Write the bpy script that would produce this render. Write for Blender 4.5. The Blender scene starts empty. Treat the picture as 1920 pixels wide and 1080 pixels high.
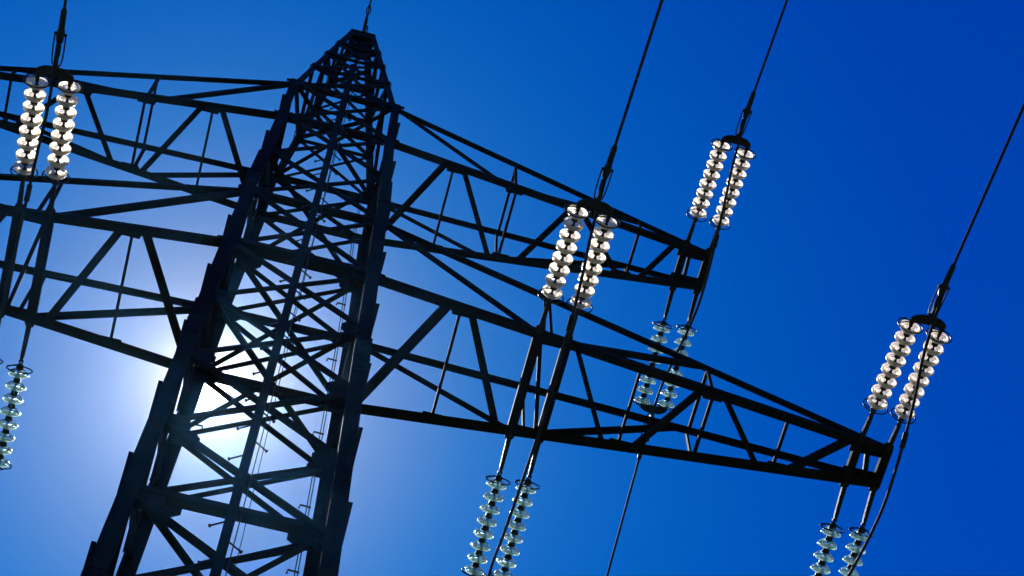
import bpy, bmesh, math, random
from mathutils import Vector, Matrix

R = math.radians
RND = random.Random(7)
scn = bpy.context.scene
C = scn.collection

# ------------------------------------------------------------------ camera
CAM = Vector((0.253, -9.639, 1.6))
YAW, PITCH, ROLL = R(14.739), R(68.587), R(-0.197)
fwd = Vector((math.sin(YAW)*math.cos(PITCH), math.cos(YAW)*math.cos(PITCH), math.sin(PITCH)))
right0 = Vector((math.cos(YAW), -math.sin(YAW), 0))
up0 = right0.cross(fwd)
rgt = math.cos(ROLL)*right0 + math.sin(ROLL)*up0
upv = -math.sin(ROLL)*right0 + math.cos(ROLL)*up0
cam = bpy.data.cameras.new('camera')
cam.sensor_width = 36.0
cam.lens = 3824.3/1920*36.0
cam.clip_start = 0.1
cam.clip_end = 6000
camo = bpy.data.objects.new('camera', cam)
C.objects.link(camo)
M = Matrix.Identity(4)
for i in range(3):
    M[i][0], M[i][1], M[i][2], M[i][3] = rgt[i], upv[i], -fwd[i], CAM[i]
camo.matrix_world = M
scn.camera = camo

# ------------------------------------------------------------------ sun and sky
SUN = Vector((-0.03754, 0.42777, 0.90311)).normalized()
EL = math.asin(SUN.z)
AZ = math.atan2(SUN.x, SUN.y)
world = bpy.data.worlds.new('World')
scn.world = world
world.use_nodes = True
nt = world.node_tree
nt.nodes.clear()
N = nt.nodes.new
out = N('ShaderNodeOutputWorld')
bg = N('ShaderNodeBackground')
bg.inputs['Strength'].default_value = 0.10
sky = N('ShaderNodeTexSky')
sky.sky_type = 'NISHITA'
sky.sun_disc = False
sky.sun_elevation = EL
sky.sun_rotation = AZ
sky.altitude = 800
sky.air_density = 1.0
sky.dust_density = 0.3
sky.ozone_density = 3.0
hsv = N('ShaderNodeHueSaturation')
hsv.inputs['Saturation'].default_value = 1.55
hsv.inputs['Hue'].default_value = 0.5
hsv.inputs['Value'].default_value = 1.0
# clear, strongly polarised deep blue: gain and offset per channel
ml = N('ShaderNodeVectorMath'); ml.operation = 'MULTIPLY_ADD'
ml.inputs[1].default_value = (1.0, 1.11, 1.35); ml.inputs[2].default_value = (-1.05, -.61, -.5)
mxz = N('ShaderNodeVectorMath'); mxz.operation = 'MAXIMUM'; mxz.inputs[1].default_value = (0, .15, .5)
nt.links.new(sky.outputs[0], hsv.inputs['Color'])
nt.links.new(hsv.outputs[0], ml.inputs[0]); nt.links.new(ml.outputs[0], mxz.inputs[0])
# the sun's own disc and the aureole of thin haze round it, as a function of the angle to the sun
tc = N('ShaderNodeTexCoord')
dot = N('ShaderNodeVectorMath'); dot.operation = 'DOT_PRODUCT'
nrmz = N('ShaderNodeVectorMath'); nrmz.operation = 'NORMALIZE'
nt.links.new(tc.outputs['Generated'], nrmz.inputs[0])
nt.links.new(nrmz.outputs[0], dot.inputs[0])
dot.inputs[1].default_value = SUN
def math_node(op, a, b=None):
    n = N('ShaderNodeMath'); n.operation = op
    for k, v in enumerate((a, b)):
        if v is None: continue
        if isinstance(v, (int, float)): n.inputs[k].default_value = v
        else: nt.links.new(v, n.inputs[k])
    return n.outputs[0]
cl = math_node('MINIMUM', dot.outputs['Value'], 1.0)
ang = math_node('MULTIPLY', math_node('ARCCOSINE', cl), 180/math.pi)
def gauss(w, p=2.0):
    return math_node('POWER', math.e, math_node('MULTIPLY', math_node('POWER', math_node('DIVIDE', ang, w), p), -1.0))
def emit(fac, col, strength, prev):
    m = N('ShaderNodeVectorMath'); m.operation = 'SCALE'
    m.inputs[0].default_value = [c*strength for c in col]
    nt.links.new(fac, m.inputs['Scale'])
    a = N('ShaderNodeVectorMath'); a.operation = 'ADD'
    nt.links.new(prev, a.inputs[0]); nt.links.new(m.outputs[0], a.inputs[1])
    return a.outputs[0]
GLOW = 1.0
col = mxz.outputs[0]
col = emit(gauss(0.45, 6.0), (1, .98, .93), 120*GLOW, col)
col = emit(gauss(0.95, 1.3), (1, .96, .90), 22.0*GLOW, col)
col = emit(gauss(2.7, 1.5), (1, .90, .72), 4.2*GLOW, col)
col = emit(gauss(5.8, 2.0), (1.0, .85, .30), 1.5*GLOW, col)
nt.links.new(col, bg.inputs['Color'])
nt.links.new(bg.outputs[0], out.inputs['Surface'])

sl = bpy.data.lights.new('sun', 'SUN')
sl.energy = 5.0
sl.angle = R(0.53)
sl.color = (1.0, 0.96, 0.9)
so = bpy.data.objects.new('sun', sl)
C.objects.link(so)
so.rotation_euler = SUN.to_track_quat('Z', 'Y').to_euler()
so.location = (0, 0, 60)

scn.view_settings.view_transform = 'Standard'
scn.view_settings.look = 'None'
scn.view_settings.exposure = 0.0
scn.view_settings.gamma = 1.0
scn.view_settings.use_curve_mapping = False
scn.render.engine = 'CYCLES'
scn.cycles.max_bounces = 12
scn.cycles.transmission_bounces = 10
scn.cycles.caustics_refractive = True
scn.cycles.caustics_reflective = True
scn.cycles.use_denoising = True

# ------------------------------------------------------------------ materials
def new_mat(name):
    m = bpy.data.materials.new(name)
    m.use_nodes = True
    return m, m.node_tree, m.node_tree.nodes['Principled BSDF']

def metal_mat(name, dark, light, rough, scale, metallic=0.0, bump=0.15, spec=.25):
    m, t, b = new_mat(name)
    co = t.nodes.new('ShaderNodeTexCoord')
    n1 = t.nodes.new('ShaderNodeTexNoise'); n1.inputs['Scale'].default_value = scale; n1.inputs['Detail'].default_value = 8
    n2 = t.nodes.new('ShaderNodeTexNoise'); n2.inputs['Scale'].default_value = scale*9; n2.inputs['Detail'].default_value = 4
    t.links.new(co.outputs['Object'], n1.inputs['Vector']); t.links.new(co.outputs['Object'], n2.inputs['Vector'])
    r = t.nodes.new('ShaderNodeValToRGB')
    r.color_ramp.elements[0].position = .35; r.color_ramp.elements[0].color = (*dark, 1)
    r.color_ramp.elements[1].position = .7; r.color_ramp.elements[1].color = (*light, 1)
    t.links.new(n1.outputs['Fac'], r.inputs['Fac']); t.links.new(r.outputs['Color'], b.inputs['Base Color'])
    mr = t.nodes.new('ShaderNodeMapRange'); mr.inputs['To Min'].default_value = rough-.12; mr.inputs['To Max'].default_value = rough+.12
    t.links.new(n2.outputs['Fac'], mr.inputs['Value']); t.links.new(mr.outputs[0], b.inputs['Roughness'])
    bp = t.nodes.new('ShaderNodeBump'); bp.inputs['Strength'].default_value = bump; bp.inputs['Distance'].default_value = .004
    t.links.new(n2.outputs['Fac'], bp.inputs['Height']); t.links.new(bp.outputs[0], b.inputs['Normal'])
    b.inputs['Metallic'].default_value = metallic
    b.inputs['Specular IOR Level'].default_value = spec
    return m

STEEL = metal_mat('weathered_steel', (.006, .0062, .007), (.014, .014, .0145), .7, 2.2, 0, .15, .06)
FITTING = metal_mat('dark_fitting_metal', (.010, .010, .0105), (.022, .022, .023), .45, 12.0, 0, .15, .16)
CABLE = metal_mat('aluminium_cable', (.012, .012, .013), (.022, .022, .024), .55, 30.0, 0, .15, .12)
CONCRETE = metal_mat('concrete', (.22, .21, .2), (.34, .33, .31), .85, 3.0)

def glass_mat(name, tint, body, mixf, rough):
    m, t, b = new_mat(name)
    o = t.nodes['Material Output']
    t.nodes.remove(b)
    g = t.nodes.new('ShaderNodeBsdfGlass'); g.inputs['Color'].default_value = (*tint, 1)
    g.inputs['IOR'].default_value = 1.5; g.inputs['Roughness'].default_value = rough
    tr = t.nodes.new('ShaderNodeBsdfTranslucent'); tr.inputs['Color'].default_value = (*body, 1)
    mx = t.nodes.new('ShaderNodeMixShader')
    mx.inputs[0].default_value = mixf
    t.links.new(g.outputs[0], mx.inputs[1]); t.links.new(tr.outputs[0], mx.inputs[2])
    t.links.new(mx.outputs[0], o.inputs['Surface'])
    return m
GLASS_CLEAR = glass_mat('clear_toughened_glass', (1.0, .965, .885), (1.0, .89, .73), .28, .26)
GLASS_GREEN = glass_mat('green_toughened_glass', (.88, 1.0, .98), (.80, 1.0, .96), .17, .20)

gm, gt, gb = new_mat('meadow_grass')
gn = gt.nodes.new('ShaderNodeTexNoise'); gn.inputs['Scale'].default_value = .6; gn.inputs['Detail'].default_value = 10
gr = gt.nodes.new('ShaderNodeValToRGB')
gr.color_ramp.elements[0].color = (.03, .05, .015, 1); gr.color_ramp.elements[1].color = (.08, .10, .035, 1)
gc = gt.nodes.new('ShaderNodeTexCoord')
gt.links.new(gc.outputs['Object'], gn.inputs['Vector']); gt.links.new(gn.outputs['Fac'], gr.inputs['Fac']); gt.links.new(gr.outputs['Color'], gb.inputs['Base Color'])
gb.inputs['Roughness'].default_value = .9

# ------------------------------------------------------------------ mesh helpers
def link(name, bm, mat, parent=None, smooth=False):
    me = bpy.data.meshes.new(name)
    bmesh.ops.recalc_face_normals(bm, faces=bm.faces[:])
    bm.to_mesh(me); bm.free()
    me.materials.append(mat)
    if smooth:
        for p in me.polygons: p.use_smooth = True
        try: me.set_sharp_from_angle(angle=R(40))
        except Exception: pass
    o = bpy.data.objects.new(name, me)
    C.objects.link(o)
    if parent: o.parent = parent
    return o

def thing(name, label, cat, loc=(0, 0, 0), group=None):
    o = bpy.data.objects.new(name, None)
    o.empty_display_size = .3
    C.objects.link(o)
    o.location = loc
    o['label'] = label; o['category'] = cat
    if group: o['group'] = group
    return o

def extrude_profile(bm, prof, a, b, u, v):
    a, b = Vector(a), Vector(b)
    A = [bm.verts.new(a + u*p + v*q) for p, q in prof]
    B = [bm.verts.new(b + u*p + v*q) for p, q in prof]
    n = len(prof)
    for i in range(n):
        bm.faces.new((A[i], A[(i+1) % n], B[(i+1) % n], B[i]))
    bm.faces.new(A[::-1]); bm.faces.new(B)

def add_angle(bm, a, b, s, t, nrm, flip=1, s2=None):
    """a rolled steel angle from a to b: one flange flat against the face with normal nrm, the other turned inwards"""
    a, b = Vector(a), Vector(b)
    ax = (b-a).normalized()
    n = Vector(nrm); n = (n - ax*n.dot(ax)).normalized()
    u = ax.cross(n)*flip
    s2 = s if s2 is None else s2
    h = s/2
    prof = [(-h, 0), (h, 0), (h, -s2), (h-t, -s2), (h-t, -t), (-h, -t)]
    extrude_profile(bm, prof, a, b, u, n)

def add_box(bm, c, ex, ey, ez, X=Vector((1, 0, 0)), Y=Vector((0, 1, 0)), Z=Vector((0, 0, 1))):
    c = Vector(c)
    vs = []
    for sx in (-1, 1):
        for sy in (-1, 1):
            for sz in (-1, 1):
                vs.append(bm.verts.new(c + X*sx*ex + Y*sy*ey + Z*sz*ez))
    for f in ((0, 1, 3, 2), (4, 6, 7, 5), (0, 4, 5, 1), (2, 3, 7, 6), (0, 2, 6, 4), (1, 5, 7, 3)):
        bm.faces.new([vs[i] for i in f])

def frame_of(d, hint=Vector((0, 0, 1))):
    d = Vector(d).normalized()
    u = d.cross(hint)
    if u.length < 1e-4: u = d.cross(Vector((1, 0, 0)))
    u.normalize()
    return d, u, d.cross(u)

def add_tube(bm, pts, r, seg=10, caps=True):
    pts = [Vector(p) for p in pts]
    rings = []
    prevu = None
    for i, p in enumerate(pts):
        d = (pts[min(i+1, len(pts)-1)] - pts[max(i-1, 0)]).normalized()
        if prevu is None:
            _, u, v = frame_of(d, Vector((.13, .21, .97)))
        else:
            u = (prevu - d*prevu.dot(d)).normalized(); v = d.cross(u)
        prevu = u
        rr = r[i] if isinstance(r, (list, tuple)) else r
        rings.append([bm.verts.new(p + (u*math.cos(2*math.pi*k/seg) + v*math.sin(2*math.pi*k/seg))*rr) for k in range(seg)])
    for A, B in zip(rings, rings[1:]):
        for k in range(seg):
            bm.faces.new((A[k], A[(k+1) % seg], B[(k+1) % seg], B[k]))
    if caps:
        bm.faces.new(rings[0][::-1]); bm.faces.new(rings[-1])

def add_ring(bm, c, axis, rad, r, seg=36, side=8, gap=0):
    d, u, v = frame_of(axis)
    n = seg
    rings = []
    a0 = gap/2
    for k in range(n + (1 if gap else 0)):
        a = a0 + (2*math.pi-gap)*k/n
        rad_dir = u*math.cos(a) + v*math.sin(a)
        p = Vector(c) + rad_dir*rad
        rings.append([bm.verts.new(p + (rad_dir*math.cos(2*math.pi*j/side) + d*math.sin(2*math.pi*j/side))*r) for j in range(side)])
    pairs = list(zip(rings, rings[1:])) + ([] if gap else [(rings[-1], rings[0])])
    for A, B in pairs:
        for j in range(side):
            bm.faces.new((A[j], A[(j+1) % side], B[(j+1) % side], B[j]))
    if gap:
        bm.faces.new(rings[0][::-1]); bm.faces.new(rings[-1])

def add_lathe(bm, prof, c, axis, seg=32, closed=True):
    d, u, v = frame_of(axis)
    rings = []
    for r, a in prof:
        if r < 1e-6:
            rings.append([bm.verts.new(Vector(c) + d*a)])
        else:
            rings.append([bm.verts.new(Vector(c) + d*a + (u*math.cos(2*math.pi*k/seg) + v*math.sin(2*math.pi*k/seg))*r) for k in range(seg)])
    prs = list(zip(rings, rings[1:]))
    if closed: prs.append((rings[-1], rings[0]))
    for A, B in prs:
        if len(A) == 1 and len(B) == 1: continue
        for k in range(seg):
            k2 = (k+1) % seg
            if len(A) == 1: bm.faces.new((A[0], B[k2], B[k]))
            elif len(B) == 1: bm.faces.new((A[k], A[k2], B[0]))
            else: bm.faces.new((A[k], A[k2], B[k2], B[k]))

def add_bolt(bm, p, n, r=.014, h=.012):
    d, u, v = frame_of(n)
    prof = [(u*math.cos(k*math.pi/3) + v*math.sin(k*math.pi/3))*r for k in range(6)]
    A = [bm.verts.new(Vector(p) + q) for q in prof]; B = [bm.verts.new(Vector(p) + q + d*h) for q in prof]
    for k in range(6): bm.faces.new((A[k], A[(k+1) % 6], B[(k+1) % 6], B[k]))
    bm.faces.new(A[::-1]); bm.faces.new(B)

def add_plate(bm, pts, n, t):
    """flat plate: polygon pts extruded by t along n"""
    n = Vector(n).normalized()
    A = [bm.verts.new(Vector(p)) for p in pts]; B = [bm.verts.new(Vector(p) + n*t) for p in pts]
    k = len(pts)
    for i in range(k): bm.faces.new((A[i], A[(i+1) % k], B[(i+1) % k], B[i]))
    bm.faces.new(A[::-1]); bm.faces.new(B)

# ------------------------------------------------------------------ ground
bm = bmesh.new()
n = 24
S = 2500.0
grid = [[bm.verts.new((-S + 2*S*i/n, -S + 2*S*j/n, 0)) for j in range(n+1)] for i in range(n+1)]
for i in range(n):
    for j in range(n):
        bm.faces.new((grid[i][j], grid[i+1][j], grid[i+1][j+1], grid[i][j+1]))
g = link('ground', bm, gm)
g['kind'] = 'structure'

# ------------------------------------------------------------------ tower
Z1, Z2, Z3, Z4, ZT = 24.008, 25.944, 29.551, 31.276, 37.2
def W(z):
    zs = [0, 18, Z1, Z2, Z3, Z4, ZT]
    ws = [1.047, .899, .85, .834, .757, .747, .17]
    for i in range(len(zs)-1):
        if z <= zs[i+1]:
            k = (z-zs[i])/(zs[i+1]-zs[i]); return ws[i] + (ws[i+1]-ws[i])*k
    return ws[-1]

tower = thing('lattice_tower', 'dark steel lattice pylon with two pairs of crossarms and a pointed lattice peak', 'pylon')

# legs
for sx in (-1, 1):
    for sy in (-1, 1):
        bm = bmesh.new()
        segs = [(0.35, 18), (18, Z1), (Z1, Z2), (Z2, Z3), (Z3, Z4)]
        for za, zb in segs:
            s = .165 if zb <= Z2 + .01 else (.15 if zb <= Z3 + .01 else .125)
            t = .02
            o = .09
            a = Vector((sx*(W(za)+o), sy*(W(za)+o), za)); b = Vector((sx*(W(zb)+o), sy*(W(zb)+o), zb))
            prof = [(0, 0), (-s, 0), (-s, -t), (-t, -t), (-t, -s), (0, -s)]
            extrude_profile(bm, prof, a, b, Vector((sx, 0, 0)), Vector((0, sy, 0)))
        # splice angles outside the leg
        for zc in (21.5, 27.0, 15.6):
            o = .093
            a = Vector((sx*(W(zc-.45)+o), sy*(W(zc-.45)+o), zc-.45)); b = Vector((sx*(W(zc+.45)+o), sy*(W(zc+.45)+o), zc+.45))
            prof = [(.014, .014), (-.15, .014), (-.15, 0), (0, 0), (0, -.15), (.014, -.15)]
            extrude_profile(bm, prof, a, b, Vector((sx, 0, 0)), Vector((0, sy, 0)))
            for k in range(5):
                z = zc-.38+.19*k
                for q in (.05, .11):
                    add_bolt(bm, (sx*(W(z)+o-q), sy*(W(z)+o+.014), z), (0, sy, 0))
                    add_bolt(bm, (sx*(W(z)+o+.014), sy*(W(z)+o-q), z), (sx, 0, 0))
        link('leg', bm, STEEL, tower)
        bm = bmesh.new()
        add_lathe(bm, [(0, -.3), (.34, -.3), (.34, .28), (.28, .36), (0, .36)], (sx*1.047, sy*1.047, 0), (0, 0, 1), 24, False)
        link('footing', bm, CONCRETE, tower, True)

LV = [Z4, Z3, 27.75, Z2, Z1, 22.3, 20.65, 19.0, 17.45, 15.85, 14.2]
LOW = [14.2, 12.4, 10.5, 8.5, 6.4, 4.2, 2.2, .6]
def face_pt(face, s, z, off=0.0):
    """point on a body face: face 'n' (y-), 'f' (y+), 'l' (x-), 'r' (x+); s = -1..1 across the face"""
    w = W(z)
    if face == 'n': return Vector((s*w, -(w+off), z))
    if face == 'f': return Vector((s*w, (w+off), z))
    if face == 'l': return Vector((-(w+off), s*w, z))
    return Vector((w+off, s*w, z))
NRM = dict(n=(0, -1, 0), f=(0, 1, 0), l=(-1, 0, 0), r=(1, 0, 0))

def cross_panel(face, za, zb, s, parent, name, mesh=None, o1=.065, o2=.03, th=.009):
    for k, (sa, sb) in enumerate(((-1, 1), (1, -1))):
        off = o1 if k == 0 else o2
        a = face_pt(face, sa, za, off); b = face_pt(face, sb, zb, off)
        d = (b-a).normalized()*.05
        bmm = mesh if mesh is not None else bmesh.new()
        add_angle(bmm, a-d, b+d, s if k == 0 else s*.72, th, NRM[face], 1 if k == 0 else -1, s*.6)
        if mesh is None:
            for p in (a, b):
                for q in (-.02, .05):
                    add_bolt(bmm, p + Vector(NRM[face])*.001 + (b-a).normalized()*(q if p is a else -q), NRM[face], .012)
            link(name, bmm, STEEL, parent)

for za, zb in zip(LV, LV[1:]):
    for f in 'nf':
        cross_panel(f, za, zb, .072 if zb < 20 else .066, tower, 'brace')
# side faces: the lattice is staggered half a panel and bolted outside the legs
SL = [30.2, 28.3, 26.45, 24.6, 22.9, 21.2, 19.6, 18.0, 16.3, 14.2]
for za, zb in zip(SL, SL[1:]):
    for f in 'lr':
        for k, (sa, sb) in enumerate(((-1, 1), (1, -1))):
            off = .118 if k == 0 else .06
            a = face_pt(f, sa*1.06, za, off); b = face_pt(f, sb*1.02, zb, off)
            bm = bmesh.new()
            add_angle(bm, a, b, .06, .008, NRM[f], -1 if k == 0 else 1)
            link('side_brace', bm, STEEL, tower)
# everything below the frame, one mesh
bm = bmesh.new()
for za, zb in zip(LOW, LOW[1:]):
    for f in 'nflr':
        cross_panel(f, za, zb, .09, None, '', bm)
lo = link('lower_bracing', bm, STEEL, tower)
lo['kind'] = 'stuff'

# horizontal struts
for z in (Z4, Z3, Z2, Z1, 17.6):
    for f in 'nflr':
        off = .098 if f in 'lr' else .045
        a = face_pt(f, -.93, z, off); b = face_pt(f, .93, z, off)
        bm = bmesh.new()
        sz = {Z1: .15, Z2: .09, Z3: .115, Z4: .085}.get(z, .1)
        if f in 'nf' and z in (Z1, Z3):
            sg = -1 if f == 'n' else 1
            prof = [(0, 0), (-sz, 0), (-sz, .012), (-.012, .012), (-.012, sz*.8), (0, sz*.8)]
            o = Vector((0, sg*(W(z)-abs(a.y)+sz*.5), -.03))
            extrude_profile(bm, prof, a+o, b+o, Vector((0, sg, 0)), Vector((0, 0, 1)))
        else:
            add_angle(bm, a, b, sz, .011, NRM[f], 1)
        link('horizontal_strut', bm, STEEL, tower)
# plan bracing inside the body
for z in (Z4, 27.65, Z1-.02, 22.35, 17.62):
    w = W(z) - .02
    for k in (0, 1):
        a = Vector((-w, -w if k == 0 else w, z+.03*k)); b = Vector((w, w if k == 0 else -w, z+.03*k))
        bm = bmesh.new()
        add_angle(bm, a, b, .06, .008, (0, 0, -1), 1 if k else -1)
        link('plan_brace', bm, STEEL, tower)

# gusset plates at the panel nodes
for z in LV:
    for f in 'nf':
        for s in (-1, 1):
            y = -1 if f == 'n' else 1
            w = W(z)
            yy = y*(w+.028)
            x0 = s*(w+.05)
            L = .30 if z > 22 else .36
            bm = bmesh.new()
            add_plate(bm, [(x0, yy, z-.20), (x0-s*.22, yy, z-.20), (x0-s*L, yy, z-.06), (x0-s*L, yy, z+.06), (x0-s*.22, yy, z+.20), (x0, yy, z+.20)], (0, -y, 0), .012)
            for q in (.03, .09, .15):
                for dz in (-.12, 0, .12):
                    add_bolt(bm, (x0-s*(q+.06), yy, z+dz), (0, y, 0), .013)
            link('gusset_plate', bm, STEEL, tower)

# side gussets: the ends that stick out past the legs
for z in SL[:-1]:
    for sx in (-1, 1):
        w = W(z)
        bm = bmesh.new()
        zt_ = z + .08
        w2 = W(z-.75)
        inn = [(sx*(w+.089), -(w+.11), zt_), (sx*(w+.089), -(w-.10), zt_), (sx*(w2+.085), -(w2-.10), zt_-.75), (sx*(w2+.085), -(w2+.09), zt_-.75)]
        oo = [.042, .042, .008, .008]
        A = [bm.verts.new(v) for v in inn]; B = [bm.verts.new((v[0]+sx*o_, v[1], v[2])) for v, o_ in zip(inn, oo)]
        for i in range(4): bm.faces.new((A[i], A[(i+1) % 4], B[(i+1) % 4], B[i]))
        bm.faces.new(A[::-1]); bm.faces.new(B)
        link('side_plate', bm, STEEL, tower)

# climbing rail with step bolts and fall arrest wire on the near face
def rail_y(z): return -(W(min(z, Z4)) + .115)
zs = [0.8, 6, 12, 18, Z1, Z2, Z3, Z4, 32.75]
bm = bmesh.new()
for a, b in zip(zs, zs[1:]):
    prof = [(-.045, 0), (.045, 0), (.045, .05), (.035, .05), (.035, .008), (-.035, .008), (-.035, .05), (-.045, .05)]
    extrude_profile(bm, prof, Vector((0, rail_y(a), a)), Vector((0, rail_y(b), b)), Vector((1, 0, 0)), Vector((0, 1, 0)))
rail = link('climbing_rail', bm, STEEL, tower)
z = 14.6
k = 0
while z < 32.6:
    s = 1 if k % 2 else -1
    p = Vector((s*.04, rail_y(z)+.03, z))
    d = Vector((s*.86, .5, 0)).normalized()
    bm = bmesh.new()
    add_tube(bm, [p, p+d*.135], .009, 8)
    add_tube(bm, [p+d*.128, p+d*.146], .017, 8)
    link('step_bolt', bm, FITTING, rail)
    z += .33; k += 1
bm = bmesh.new()
add_tube(bm, [(.085, rail_y(z)-.02, z) for z in (1, 8, 14, 18, Z1, Z2, Z3, Z4, 32.9)], .006, 6)
link('fall_arrest_wire', bm, CABLE, tower)
# earthing cables clipped along the far right leg
bm = bmesh.new()
for q in (.135, .165):
    add_tube(bm, [(W(z)-q, W(z)-.02, z) for z in (1, 10, 18, Z1, Z2, Z3, Z4)], .007, 6)
lead = link('earthing_cable', bm, CABLE, tower)
for z in (15.6, 17.7, 19.9, 21.3, 23.1, 25.2, 27.0):
    bm = bmesh.new()
    x, y = W(z)-.12, W(z)-.02
    add_tube(bm, [(x, y, z), (x-.12, y, z+.01), (x-.125, y, z-.06)], .011, 8)
    link('cable_bracket', bm, FITTING, tower)
for z in (17.75, 22.6):
    bm = bmesh.new()
    x, y = -(W(z)-.1), W(z)-.02
    add_tube(bm, [(x, y, z), (x+.13, y, z+.01), (x+.135, y, z-.07)], .012, 8)
    link('cable_bracket', bm, FITTING, tower)

# peak
for sx in (-1, 1):
    for sy in (-1, 1):
        bm = bmesh.new()
        s, t, o = .10, .012, .05
        a = Vector((sx*(W(Z4)+o), sy*(W(Z4)+o), Z4-.1)); b = Vector((sx*(W(ZT)+o), sy*(W(ZT)+o), ZT))
        prof = [(0, 0), (-s, 0), (-s, -t), (-t, -t), (-t, -s), (0, -s)]
        extrude_profile(bm, prof, a, b, Vector((sx, 0, 0)), Vector((0, sy, 0)))
        link('peak_leg', bm, STEEL, tower)
PL = [Z4, 32.9, 34.3, 35.5, 36.45]
for i, (za, zb) in enumerate(zip(PL, PL[1:])):
    for f in 'nflr':
        sg = 1 if (i + 'nflr'.index(f)) % 2 else -1
        bm = bmesh.new()
        add_angle(bm, face_pt(f, sg*1.0, za, .03), face_pt(f, -sg*1.0, zb, .03), .055, .007, NRM[f], 1)
        link('peak_brace', bm, STEEL, tower)
        if f in 'nf':
            bm = bmesh.new()
            add_angle(bm, face_pt(f, -sg*1.0, za, .045), face_pt(f, sg*1.0, zb, .045), .045, .007, NRM[f], -1)
            link('peak_brace', bm, STEEL, tower)
        if i:
            bm = bmesh.new()
            add_angle(bm, face_pt(f, -1.05, za, .05), face_pt(f, 1.05, za, .05), .06, .007, NRM[f], -1)
            link('peak_strut', bm, STEEL, tower)
            for s in (-1, 1):
                bm = bmesh.new()
                X = Vector((1, 0, 0)) if f in 'nf' else Vector((0, 1, 0))
                c = face_pt(f, s, za, .062) - X*s*.03
                add_plate(bm, [c+X*s*.09+Vector((0, 0, -.08)), c-X*s*.09+Vector((0, 0, -.05)), c-X*s*.09+Vector((0, 0, .05)), c+X*s*.07+Vector((0, 0, .1))], NRM[f], .01)
                link('peak_gusset', bm, STEEL, tower)
bm = bmesh.new()
add_box(bm, (0, 0, ZT+.03), .225, .225, .02)
for sx in (-1, 1):
    add_box(bm, (sx*.2, 0, ZT-.12), .012, .22, .13)
    add_box(bm, (0, sx*.2, ZT-.12), .188, .012, .13)
add_box(bm, (0, 0, ZT+.12), .13, .16, .07)
link('peak_cap', bm, STEEL, tower)

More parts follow.
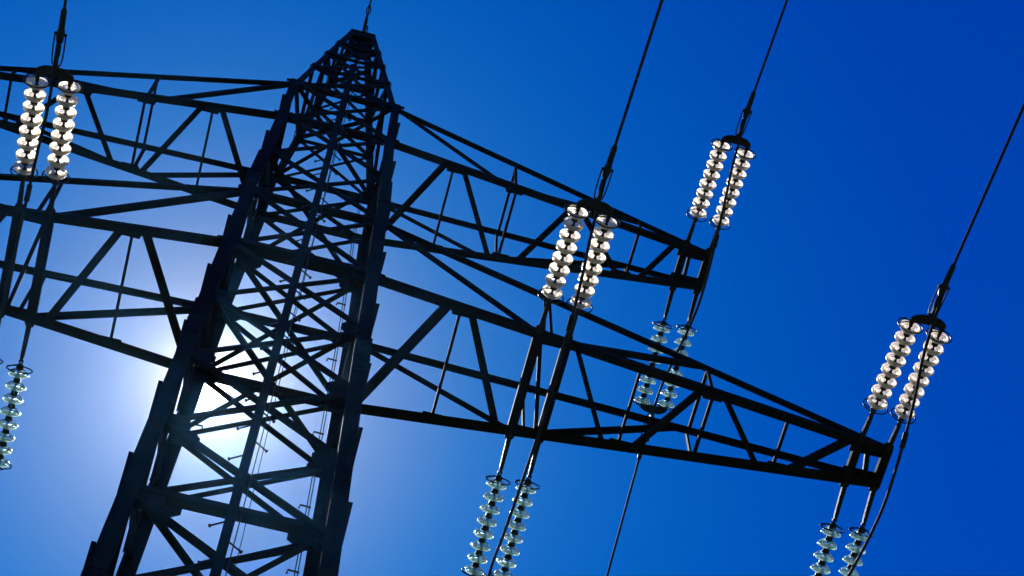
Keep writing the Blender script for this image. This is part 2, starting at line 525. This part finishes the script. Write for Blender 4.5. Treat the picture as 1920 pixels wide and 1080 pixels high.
# crossarms
def crossarm(s, upper):
    zb, zt = (Z3, Z4) if upper else (Z1, Z2)
    xt, yt, h = (5.687, .25, .045) if upper else (7.441, .217, .064)
    wb, wt = W(zb), W(zt)
    xe = xt + .07
    def chord(i, x):
        """chords: 1 near top, 2 near bottom, 3 far top, 4 far bottom; x measured out from the axis"""
        sy = -1 if i in (1, 2) else 1
        w0, z0, z1 = (wt, zt, zb+h) if i in (1, 3) else (wb, zb, zb)
        k = (x-w0)/(xt-w0)
        return Vector((s*x, sy*(w0+(yt-w0)*k), z0+(z1-z0)*k))
    # the arm's own mesh: the plate that closes its tip; everything else hangs below it
    bm = bmesh.new()
    add_box(bm, (s*(xt+.065), 0, zb+.03), .007, yt+.06, .05)
    arm = link('crossarm', bm, STEEL, tower)
    for i in (2, 4):
        sy = -1 if i == 2 else 1
        c = chord(i, xt-.18)
        l = .26
        bm = bmesh.new()
        add_plate(bm, [c+Vector((s*-l, sy*.055, .02)), c+Vector((s*l, sy*.055, .02)), c+Vector((s*l, -sy*.13, .02)), c+Vector((-s*l, -sy*.13, .02))], (0, 0, 1), .012)
        link('tip_plate', bm, STEEL, arm)
    for i in (1, 2, 3, 4):
        sy = -1 if i in (1, 2) else 1
        w0 = wt if i in (1, 3) else wb
        c = chord(i, w0)
        y = sy*.062
        bm = bmesh.new()
        add_plate(bm, [c+Vector((-s*.10, y, -.12)), c+Vector((s*.16, y*.9, -.05)), c+Vector((s*.16, y*.9, .05)), c+Vector((-s*.10, y, .12))], (0, -sy, 0), .012)
        link('root_plate', bm, STEEL, arm)
    # gusset plates on the bottom chords at the panel points
    for i, xs_ in ((2, (1.8, 2.7, 3.6) if upper else (2.0, 3.12, 5.18)), (4, (1.78, 2.75, 4.55) if upper else (1.97, 3.1, 4.25, 6.2))):
        sy = -1 if i == 2 else 1
        for x0 in xs_:
            c = chord(i, x0)
            bm = bmesh.new()
            l = .17
            add_plate(bm, [c+Vector((s*-l, sy*.03, -.033)), c+Vector((s*l, sy*.03, -.033)), c+Vector((s*l*.7, -sy*.085, -.033)), c+Vector((-s*l*.7, -sy*.085, -.033))], (0, 0, 1), .008)
            for q in (-.11, -.04, .04, .11):
                add_bolt(bm, c+Vector((q, sy*.005, -.033)), (0, 0, -1), .012)
            link('gusset', bm, STEEL, arm)
    big = {1: .085, 3: .08, 2: .105, 4: .135} if not upper else {1: .08, 3: .075, 2: .095, 4: .11}
    for i in (1, 2, 3, 4):
        bm = bmesh.new()
        sy = -1 if i in (1, 2) else 1
        w0 = wt if i in (1, 3) else wb
        a, b = chord(i, w0-.05), chord(i, xe)
        # angle: one flange in the horizontal, one in the side face
        sz = big[i]; t = .012
        up = 1 if i in (2, 4) else -1
        prof = [(0, 0), (-sz, 0), (-sz, t), (-t, t), (-t, sz*.8), (0, sz*.8)]
        off = Vector((0, sy*sz*.5, -up*.03))
        extrude_profile(bm, prof, a+off, b+off, Vector((0, sy, 0)), Vector((0, 0, up)))
        link('chord', bm, STEEL, arm)
    def bar(name, a, b, sz, nrm, flip=1, t=.008):
        bm = bmesh.new()
        d = (b-a).normalized()*.03
        add_angle(bm, a-d, b+d, sz, t, nrm, flip)
        for p, q in ((a, 1), (b, -1)):
            add_bolt(bm, p + (b-a).normalized()*.02*q, nrm, .012)
        link(name, bm, STEEL, arm)
    DN = (0, 0, -1)
    lo = Vector((0, 0, -.036))
    def bot(xn, xf, sz, name='brace', fl=1, dz=0.0):
        bar(name, chord(2, xn)+lo+Vector((0, 0, dz)), chord(4, xf)+lo+Vector((0, 0, dz)), sz, DN, fl)
    def side(near, ib, xb, xt_, sz, name='brace'):
        i_t, i_b = (1, 2) if near else (3, 4)
        sy = -1 if near else 1
        o = Vector((0, sy*.03, 0))
        bar(name, chord(i_b, xb)+o, chord(i_t, xt_)+o, sz, (0, sy, 0))
    if upper:
        bot(1.64, .9, .085); bot(1.76, 1.76, .036, 'strut', 1, .004); bot(1.91, 2.58, .075)
        bot(2.72, 2.72, .04, 'strut'); bot(3.58, 3.01, .075); bot(3.72, 4.48, .075, 'brace', -1)
        bot(4.61, 4.61, .04, 'strut', 1, .004); bot(5.17, 4.81, .07); bot(5.42, 5.45, .05)
        bar('strut', chord(1, 2.72), chord(3, 2.72), .04, DN)
        for nr in (True, False):
            side(nr, 0, 2.45, wt+.1, .062); side(nr, 0, 2.85, 4.62, .062)
            side(nr, 0, 2.70, 2.70, .045, 'strut'); side(nr, 0, 4.63, 4.63, .04, 'strut')
        beams = (5.33, 5.687)
    else:
        bot(1.82, 1.0, .105); bot(1.97, 1.97, .036, 'strut', 1, .004); bot(2.1, 2.76, .09)
        bot(3.43, 4.06, .06); bot(4.245, 4.245, .036, 'strut', 1, .004); bot(5.04, 4.44, .075)
        bot(5.18, 5.18, .042, 'strut'); bot(5.33, 5.96, .07); bot(6.155, 6.155, .04, 'strut', 1, .004)
        bot(6.97, 6.37, .085); bot(7.2, 7.3, .06); bot(2.97, 3.24, .05, 'brace', 1, .005)
        bar('strut', chord(1, 5.18), chord(3, 5.18), .042, DN)
        for nr in (True, False):
            side(nr, 0, 2.92, wt+.1, .075); side(nr, 0, 3.3, 5.04, .07)
            side(nr, 0, 5.16, 5.16, .045, 'strut'); side(nr, 0, 3.10, 3.10, .04, 'strut'); side(nr, 0, 3.0, 3.05, .04, 'strut')
        beams = (2.94, 3.30, 7.08, 7.441)
    for xb in beams:
        a, b = chord(2, xb), chord(4, xb)
        bm = bmesh.new()
        sz = .10 if not (xb in (2.94, 3.30)) else .115
        prof = [(-sz/2, -.012), (sz/2, -.012), (sz/2, .07), (sz/2-.01, .07), (sz/2-.01, 0), (-sz/2+.01, 0), (-sz/2+.01, .07), (-sz/2, .07)]
        a = a + Vector((0, -.07, -.045)); b = b + Vector((0, .07, -.045))
        extrude_profile(bm, prof, a, b, Vector((1, 0, 0)), Vector((0, 0, 1)))
        for e, sg in ((a, -1), (b, 1)):
            for q in (-.035, .035):
                add_tube(bm, [e+Vector((q, -sg*.02, .03)), e+Vector((q, sg*.05, .03))], .01, 6)
                add_box(bm, e+Vector((q, sg*.02, .03)), .017, .01, .017)
        link('hanger_beam', bm, STEEL, arm)
    return chord, beams
chords = {}
for s in (1, -1):
    for u in (True, False):
        chords[(s, u)] = crossarm(s, u)[0]

# ------------------------------------------------------------------ insulator strings
GLASS_PROF = [(.034, -.012), (.05, -.010), (.072, -.002), (.092, .014), (.108, .034), (.1165, .056), (.118, .070), (.114, .076), (.109, .070),
              (.104, .052), (.098, .044), (.094, .066), (.089, .070), (.084, .042), (.075, .030), (.071, .058), (.065, .060),
              (.059, .024), (.048, .014), (.030, .012)]
def disc_mesh(mat):
    bm = bmesh.new()
    add_lathe(bm, GLASS_PROF, (0, 0, 0), (0, 0, 1), 40)
    bmesh.ops.recalc_face_normals(bm, faces=bm.faces[:])
    me = bpy.data.meshes.new('insulator_disc'); bm.to_mesh(me); bm.free()
    me.materials.append(mat)
    for p in me.polygons: p.use_smooth = True
    return me
def cap_mesh():
    bm = bmesh.new()
    add_lathe(bm, [(0, -.072), (.022, -.072), (.036, -.064), (.040, -.04), (.042, -.01), (.047, .003), (.041, .010), (0, .010)], (0, 0, 0), (0, 0, 1), 20, False)
    add_lathe(bm, [(0, .012), (.020, .012), (.020, .036), (.012, .046), (.012, .092), (0, .092)], (0, 0, 0), (0, 0, 1), 14, False)
    bmesh.ops.recalc_face_normals(bm, faces=bm.faces[:])
    me = bpy.data.meshes.new('metal_cap'); bm.to_mesh(me); bm.free()
    me.materials.append(FITTING)
    for p in me.polygons: p.use_smooth = True
    try: me.set_sharp_from_angle(angle=R(40))
    except Exception: pass
    return me
DISC = {'clear': disc_mesh(GLASS_CLEAR), 'green': disc_mesh(GLASS_GREEN)}
CAP = cap_mesh()
SLOPE = .2
STEP = .16
S_YOKE = 1.88

def string_parts(root, kind, first):
    """built along local +Z (outwards from the tower), local X across the line"""
    ex = first - .13
    bm = bmesh.new()
    # clevis bolted to the beam, then the perforated extension strap
    add_box(bm, (0, 0, .02), .034, .014, .05)
    for q in (-.012, .012):
        add_plate(bm, [(q*1.0-.027, q, .0), (q*0+.027, q, .0), (.03, q, .1), (.024, q, ex-.06), (.014, q, ex), (-.014, q, ex), (-.024, q, ex-.06), (-.03, q, .1)], (0, 1 if q > 0 else -1, 0), .008)
    for k in range(6):
        add_tube(bm, [(0, -.026, .08+k*(ex-.16)/5), (0, .026, .08+k*(ex-.16)/5)], .012, 8)
    link('extension_strap', bm, FITTING, root)
    bm = bmesh.new()
    add_tube(bm, [(0, -.02, ex-.02), (.018, -.01, ex+.02), (0, 0, ex+.06)], .009, 8)
    add_tube(bm, [(0, .02, ex-.02), (-.018, .01, ex+.02), (0, 0, ex+.06)], .009, 8)
    add_tube(bm, [(0, 0, ex+.03), (0, 0, first-.05)], .02, 10)
    add_tube(bm, [(-.03, 0, ex+.0), (.03, 0, ex+.0)], .012, 8)
    link('shackle', bm, FITTING, root)
    for zc, sg in ((first-.025, 1), (first+7*STEP+.06, -1)):
        bm = bmesh.new()
        add_ring(bm, (0, 0, zc), (0, 0, 1), .152, .0085, 40, 8, .35)
        add_tube(bm, [(.152*math.cos(2.2), .152*math.sin(2.2), zc), (.06, .03, zc-sg*.045), (0, 0, zc-sg*.05)], .007, 8)
        add_tube(bm, [(-.152, 0, zc), (-.06, 0, zc-sg*.045), (0, 0, zc-sg*.05)], .007, 8)
        link('arcing_ring', bm, FITTING, root)
    for k in range(8):
        o = bpy.data.objects.new('insulator_disc', DISC[kind])
        C.objects.link(o); o.parent = root; o.location = (0, 0, first + k*STEP - .02); o.scale = (1.06, 1.06, 1.0)
        o.rotation_euler = (R(RND.uniform(-2.2, 2.2)), R(RND.uniform(-2.2, 2.2)), RND.uniform(0, 6.28))
        c = bpy.data.objects.new('metal_cap', CAP)
        C.objects.link(c); c.parent = o
    bm = bmesh.new()
    e = first + 7*STEP
    add_tube(bm, [(0, 0, e+.05), (0, 0, e+.1)], .022, 10)
    add_box(bm, (0, 0, (e+.1+S_YOKE)/2), .02, .014, (S_YOKE-e-.1)/2)
    add_tube(bm, [(-.035, 0, S_YOKE-.02), (.035, 0, S_YOKE-.02)], .012, 8)
    link('socket_clevis', bm, FITTING, root)

def orient(o, d, dx=0.0):
    d = Vector(d).normalized()
    X = Vector((1, 0, 0)); X = (X - d*X.dot(d)).normalized()
    Y = d.cross(X)
    m = Matrix(((X.x, Y.x, d.x, 0), (X.y, Y.y, d.y, 0), (X.z, Y.z, d.z, 0), (0, 0, 0, 1)))
    o.rotation_euler = m.to_euler()

PH = {  # phase: beam positions, chord function, side, wording
    'up_r': ((5.33, 5.687), (1, True), 1),
    'tip_r': ((7.08, 7.441), (1, False), 1),
    'in_r': ((2.94, 3.30), (1, False), 1),
    'in_l': ((2.94, 3.30), (-1, False), -1),
}
WHERE = {'up_r': 'upper crossarm tip', 'tip_r': 'lower right crossarm tip', 'in_r': 'lower right crossarm middle', 'in_l': 'crossarm at left edge'}
WHERE2 = {'up_r': 'of upper crossarm tip', 'tip_r': 'of lower right crossarm tip', 'in_r': 'of lower right crossarm middle', 'in_l': 'at left edge'}
def line_point(ph, sy, sdist, x):
    (_, key, s) = PH[ph]
    c = chords[key](2 if sy < 0 else 4, abs(x))
    d = Vector((0, sy, -SLOPE)).normalized()
    return c + Vector((0, sy*.0, -.03)) + d*sdist, d

for ph, (xs, key, s) in PH.items():
    for sy in (-1, 1):
        near = sy < 0
        ordered = sorted([s*x for x in xs])
        pts = []
        for k, x in enumerate(ordered):
            base, d = line_point(ph, sy, 0, x)
            lr = 'left' if k == 0 else 'right'
            lab = f"{'glowing white' if near else 'greenish'} glass insulator string, {lr} of the pair {'above' if near else 'below'} {WHERE[ph]}"
            root = thing('insulator_string', lab, 'insulator string', base, 'glass insulator strings')
            orient(root, d)
            string_parts(root, 'clear' if near else 'green', .60 if near else .665)
            pts.append(base)
        # yoke, clamp
        mid = (pts[0]+pts[1])/2
        half = abs(ordered[1]-ordered[0])/2
        yk = thing('yoke_clamp', f"dark yoke bar with clamp joining the {'white' if near else 'green'} insulator pair {WHERE2[ph]}", 'line clamp', mid, 'yoke bars with tension clamps')
        _, d = line_point(ph, sy, 0, ordered[0])
        orient(yk, d)
        sy_ = S_YOKE
        bm = bmesh.new()
        prof = []
        nseg = 14
        outer, inner = [], []
        for i in range(nseg+1):
            q = -1 + 2*i/nseg
            x = q*(half+.035)
            bow = .075*(1-abs(q)**3.2)
            outer.append((x, .012, sy_-.0+.012+bow+.02)); inner.append((x, .012, sy_-.055+bow*.55))
        add_plate(bm, outer + inner[::-1], (0, -1, 0), .03)
        yo = link('yoke_bar', bm, FITTING, yk)
        bv = yo.modifiers.new('bevel', 'BEVEL'); bv.width = .006; bv.segments = 2; bv.limit_method = 'ANGLE'
        bm = bmesh.new()
        z0 = sy_ + .07
        add_tube(bm, [(0, 0, z0-.02), (0, 0, z0+.06)], .03, 12)
        add_box(bm, (0, 0, z0+.12), .016, .03, .08)
        add_tube(bm, [(-.03, 0, z0+.03), (.03, 0, z0+.03)], .016, 8)
        add_tube(bm, [(0, 0, z0+.16), (0, 0, z0+.22), (0, 0, z0+.30), (0, 0, z0+.34)], [.022, .03, .03, .02], 12)
        link('clevis_link', bm, FITTING, yk, True)
        bm = bmesh.new()
        add_tube(bm, [(0, 0, z0+.33), (0, 0, z0+.36), (0, 0, z0+.42), (0, 0, z0+.48), (0, 0, z0+.52), (0, 0, z0+.74), (0, 0, z0+.77)], [.02, .04, .046, .046, .036, .034, .024], 14)
        for q in (-1, 1):
            add_tube(bm, [(q*.035, 0, z0+.45), (q*.07, 0, z0+.45)], .02, 8)
        link('clamp_body', bm, FITTING, yk, True)
        for q in (-1, 1):
            bm = bmesh.new()
            add_tube(bm, [(q*.06, 0, z0+.45), (q*.062, 0, z0+.30), (q*.058, 0, z0+.14), (q*.045, 0, z0+.07), (q*.02, 0, z0+.04)], .009, 8)
            link('clamp_stirrup', bm, FITTING, yk, True)
        # conductor out to the next span
        start, dd = line_point(ph, sy, S_YOKE+.82, (ordered[0]+ordered[1])/2)
        start.x = (ordered[0]+ordered[1])/2
        cps = []
        for i in range(41):
            l = 260*(i/40)**1.6
            cps.append(start + Vector((0, sy*l, -SLOPE*l + l*l*SLOPE/260)))
        bm = bmesh.new()
        add_tube(bm, cps, .0175, 10)
        co = link('conductor_cable', bm, CABLE, None, True)
        co['label'] = f"thin dark cable running away from the {'white' if near else 'green'} insulator pair {WHERE2[ph]}"
        co['category'] = 'cable'
        co['group'] = 'conductor cables of the power line'
    # jumper loop under the arm
    zc = (Z3 if key[1] else Z1)
    xm = s*(xs[0]+xs[1])/2
    a, da = line_point(ph, -1, S_YOKE+.50, xm); a.x = xm
    b, db = line_point(ph, 1, S_YOKE+.50, xm); b.x = xm
    yb = abs(chords[key](2, abs(xm)).y)
    deep = 1.25 if key[1] else 1.1
    ctrl = [a+Vector((0, .0, -.03)), a+Vector((0, .16, -.07)), Vector((xm+.02, -yb-1.55, zc-.58)), Vector((xm+.03, -yb-.9, zc-.86)), Vector((xm+.02, -.25, zc-deep)),
            Vector((xm, .35, zc-deep)), Vector((xm-.02, yb+.9, zc-.88)), Vector((xm-.02, yb+1.55, zc-.6)), b+Vector((0, -.16, -.07)), b+Vector((0, 0, -.03))]
    pts = []
    for i in range(len(ctrl)-1):
        p0, p1, p2, p3 = ctrl[max(i-1, 0)], ctrl[i], ctrl[i+1], ctrl[min(i+2, len(ctrl)-1)]
        for j in range(8):
            t = j/8
            pts.append(.5*((2*p1) + (p2-p0)*t + (2*p0-5*p1+4*p2-p3)*t*t + (3*p1-p0-3*p2+p3)*t**3))
    pts.append(ctrl[-1])
    jm = thing('jumper_cable', f"dark jumper cable looping under the {WHERE[ph]}", 'cable', (0, 0, 0), 'jumper cables under the arms')
    bm = bmesh.new()
    add_tube(bm, pts, .0185, 10)
    link('jumper_strand', bm, CABLE, jm, True)
    bm = bmesh.new()
    i0 = min(range(len(pts)), key=lambda i: abs(pts[i].y + (yb+.6)))
    dv = (pts[i0+1]-pts[i0-1]).normalized()
    add_tube(bm, [pts[i0]-dv*.10, pts[i0]-dv*.09, pts[i0]+dv*.09, pts[i0]+dv*.10], [.022, .033, .033, .022], 12)
    link('sleeve', bm, FITTING, jm, True)

# earth wires on the peak
for sy in (-1, 1):
    near = sy < 0
    base = Vector((0, sy*.2, ZT+.12))
    d = Vector((0, sy, -.14)).normalized()
    e = thing('earth_wire', f"thin earth wire with clamp leaving the pylon peak {'towards the top edge' if near else 'behind the tower body'}", 'cable', base, 'earth wires on the peak')
    orient(e, d)
    bm = bmesh.new()
    add_tube(bm, [(0, 0, -.05), (0, 0, .05), (0, 0, .2), (0, 0, .33), (0, 0, .36)], [.02, .028, .032, .02, .03], 10)
    add_tube(bm, [(.02, .03, -.03), (.03, .03, .12)], .012, 6); add_tube(bm, [(.06, .03, -.03), (.05, .03, .12)], .012, 6)
    add_tube(bm, [(-.03, 0, .36), (-.035, 0, .45), (0, 0, .55)], .011, 8); add_tube(bm, [(.03, 0, .36), (.035, 0, .45), (0, 0, .55)], .011, 8)
    link('wire_clamp', bm, FITTING, e, True)
    bm = bmesh.new()
    add_tube(bm, [(0, 0, .36), (0, 0, .9), (0, 0, 1.3), (0, .3 if near else -.3, 12), (0, 3 if near else -3, 60), (0, 20 if near else -20, 240)], [.012, .02, .009, .009, .009, .009], 8)
    link('wire_strand', bm, CABLE, e, True)

# ------------------------------------------------------------------ thin blue volume added to imitate lens glare round the sun
bm = bmesh.new()
HX = 2600.0
add_box(bm, (0, 0, 19.5), HX, HX, 20.5)
hm = bpy.data.materials.new('thin_glare_haze'); hm.use_nodes = True
ht = hm.node_tree; ht.nodes.clear()
ho = ht.nodes.new('ShaderNodeOutputMaterial'); hp = ht.nodes.new('ShaderNodeVolumePrincipled')
hp.inputs['Color'].default_value = (.10, .42, 1, 1)
hp.inputs['Density'].default_value = 5e-5
hp.inputs['Anisotropy'].default_value = .95
ht.links.new(hp.outputs[0], ho.inputs['Volume'])
hz = link('glare_haze', bm, hm)
hz['kind'] = 'stuff'
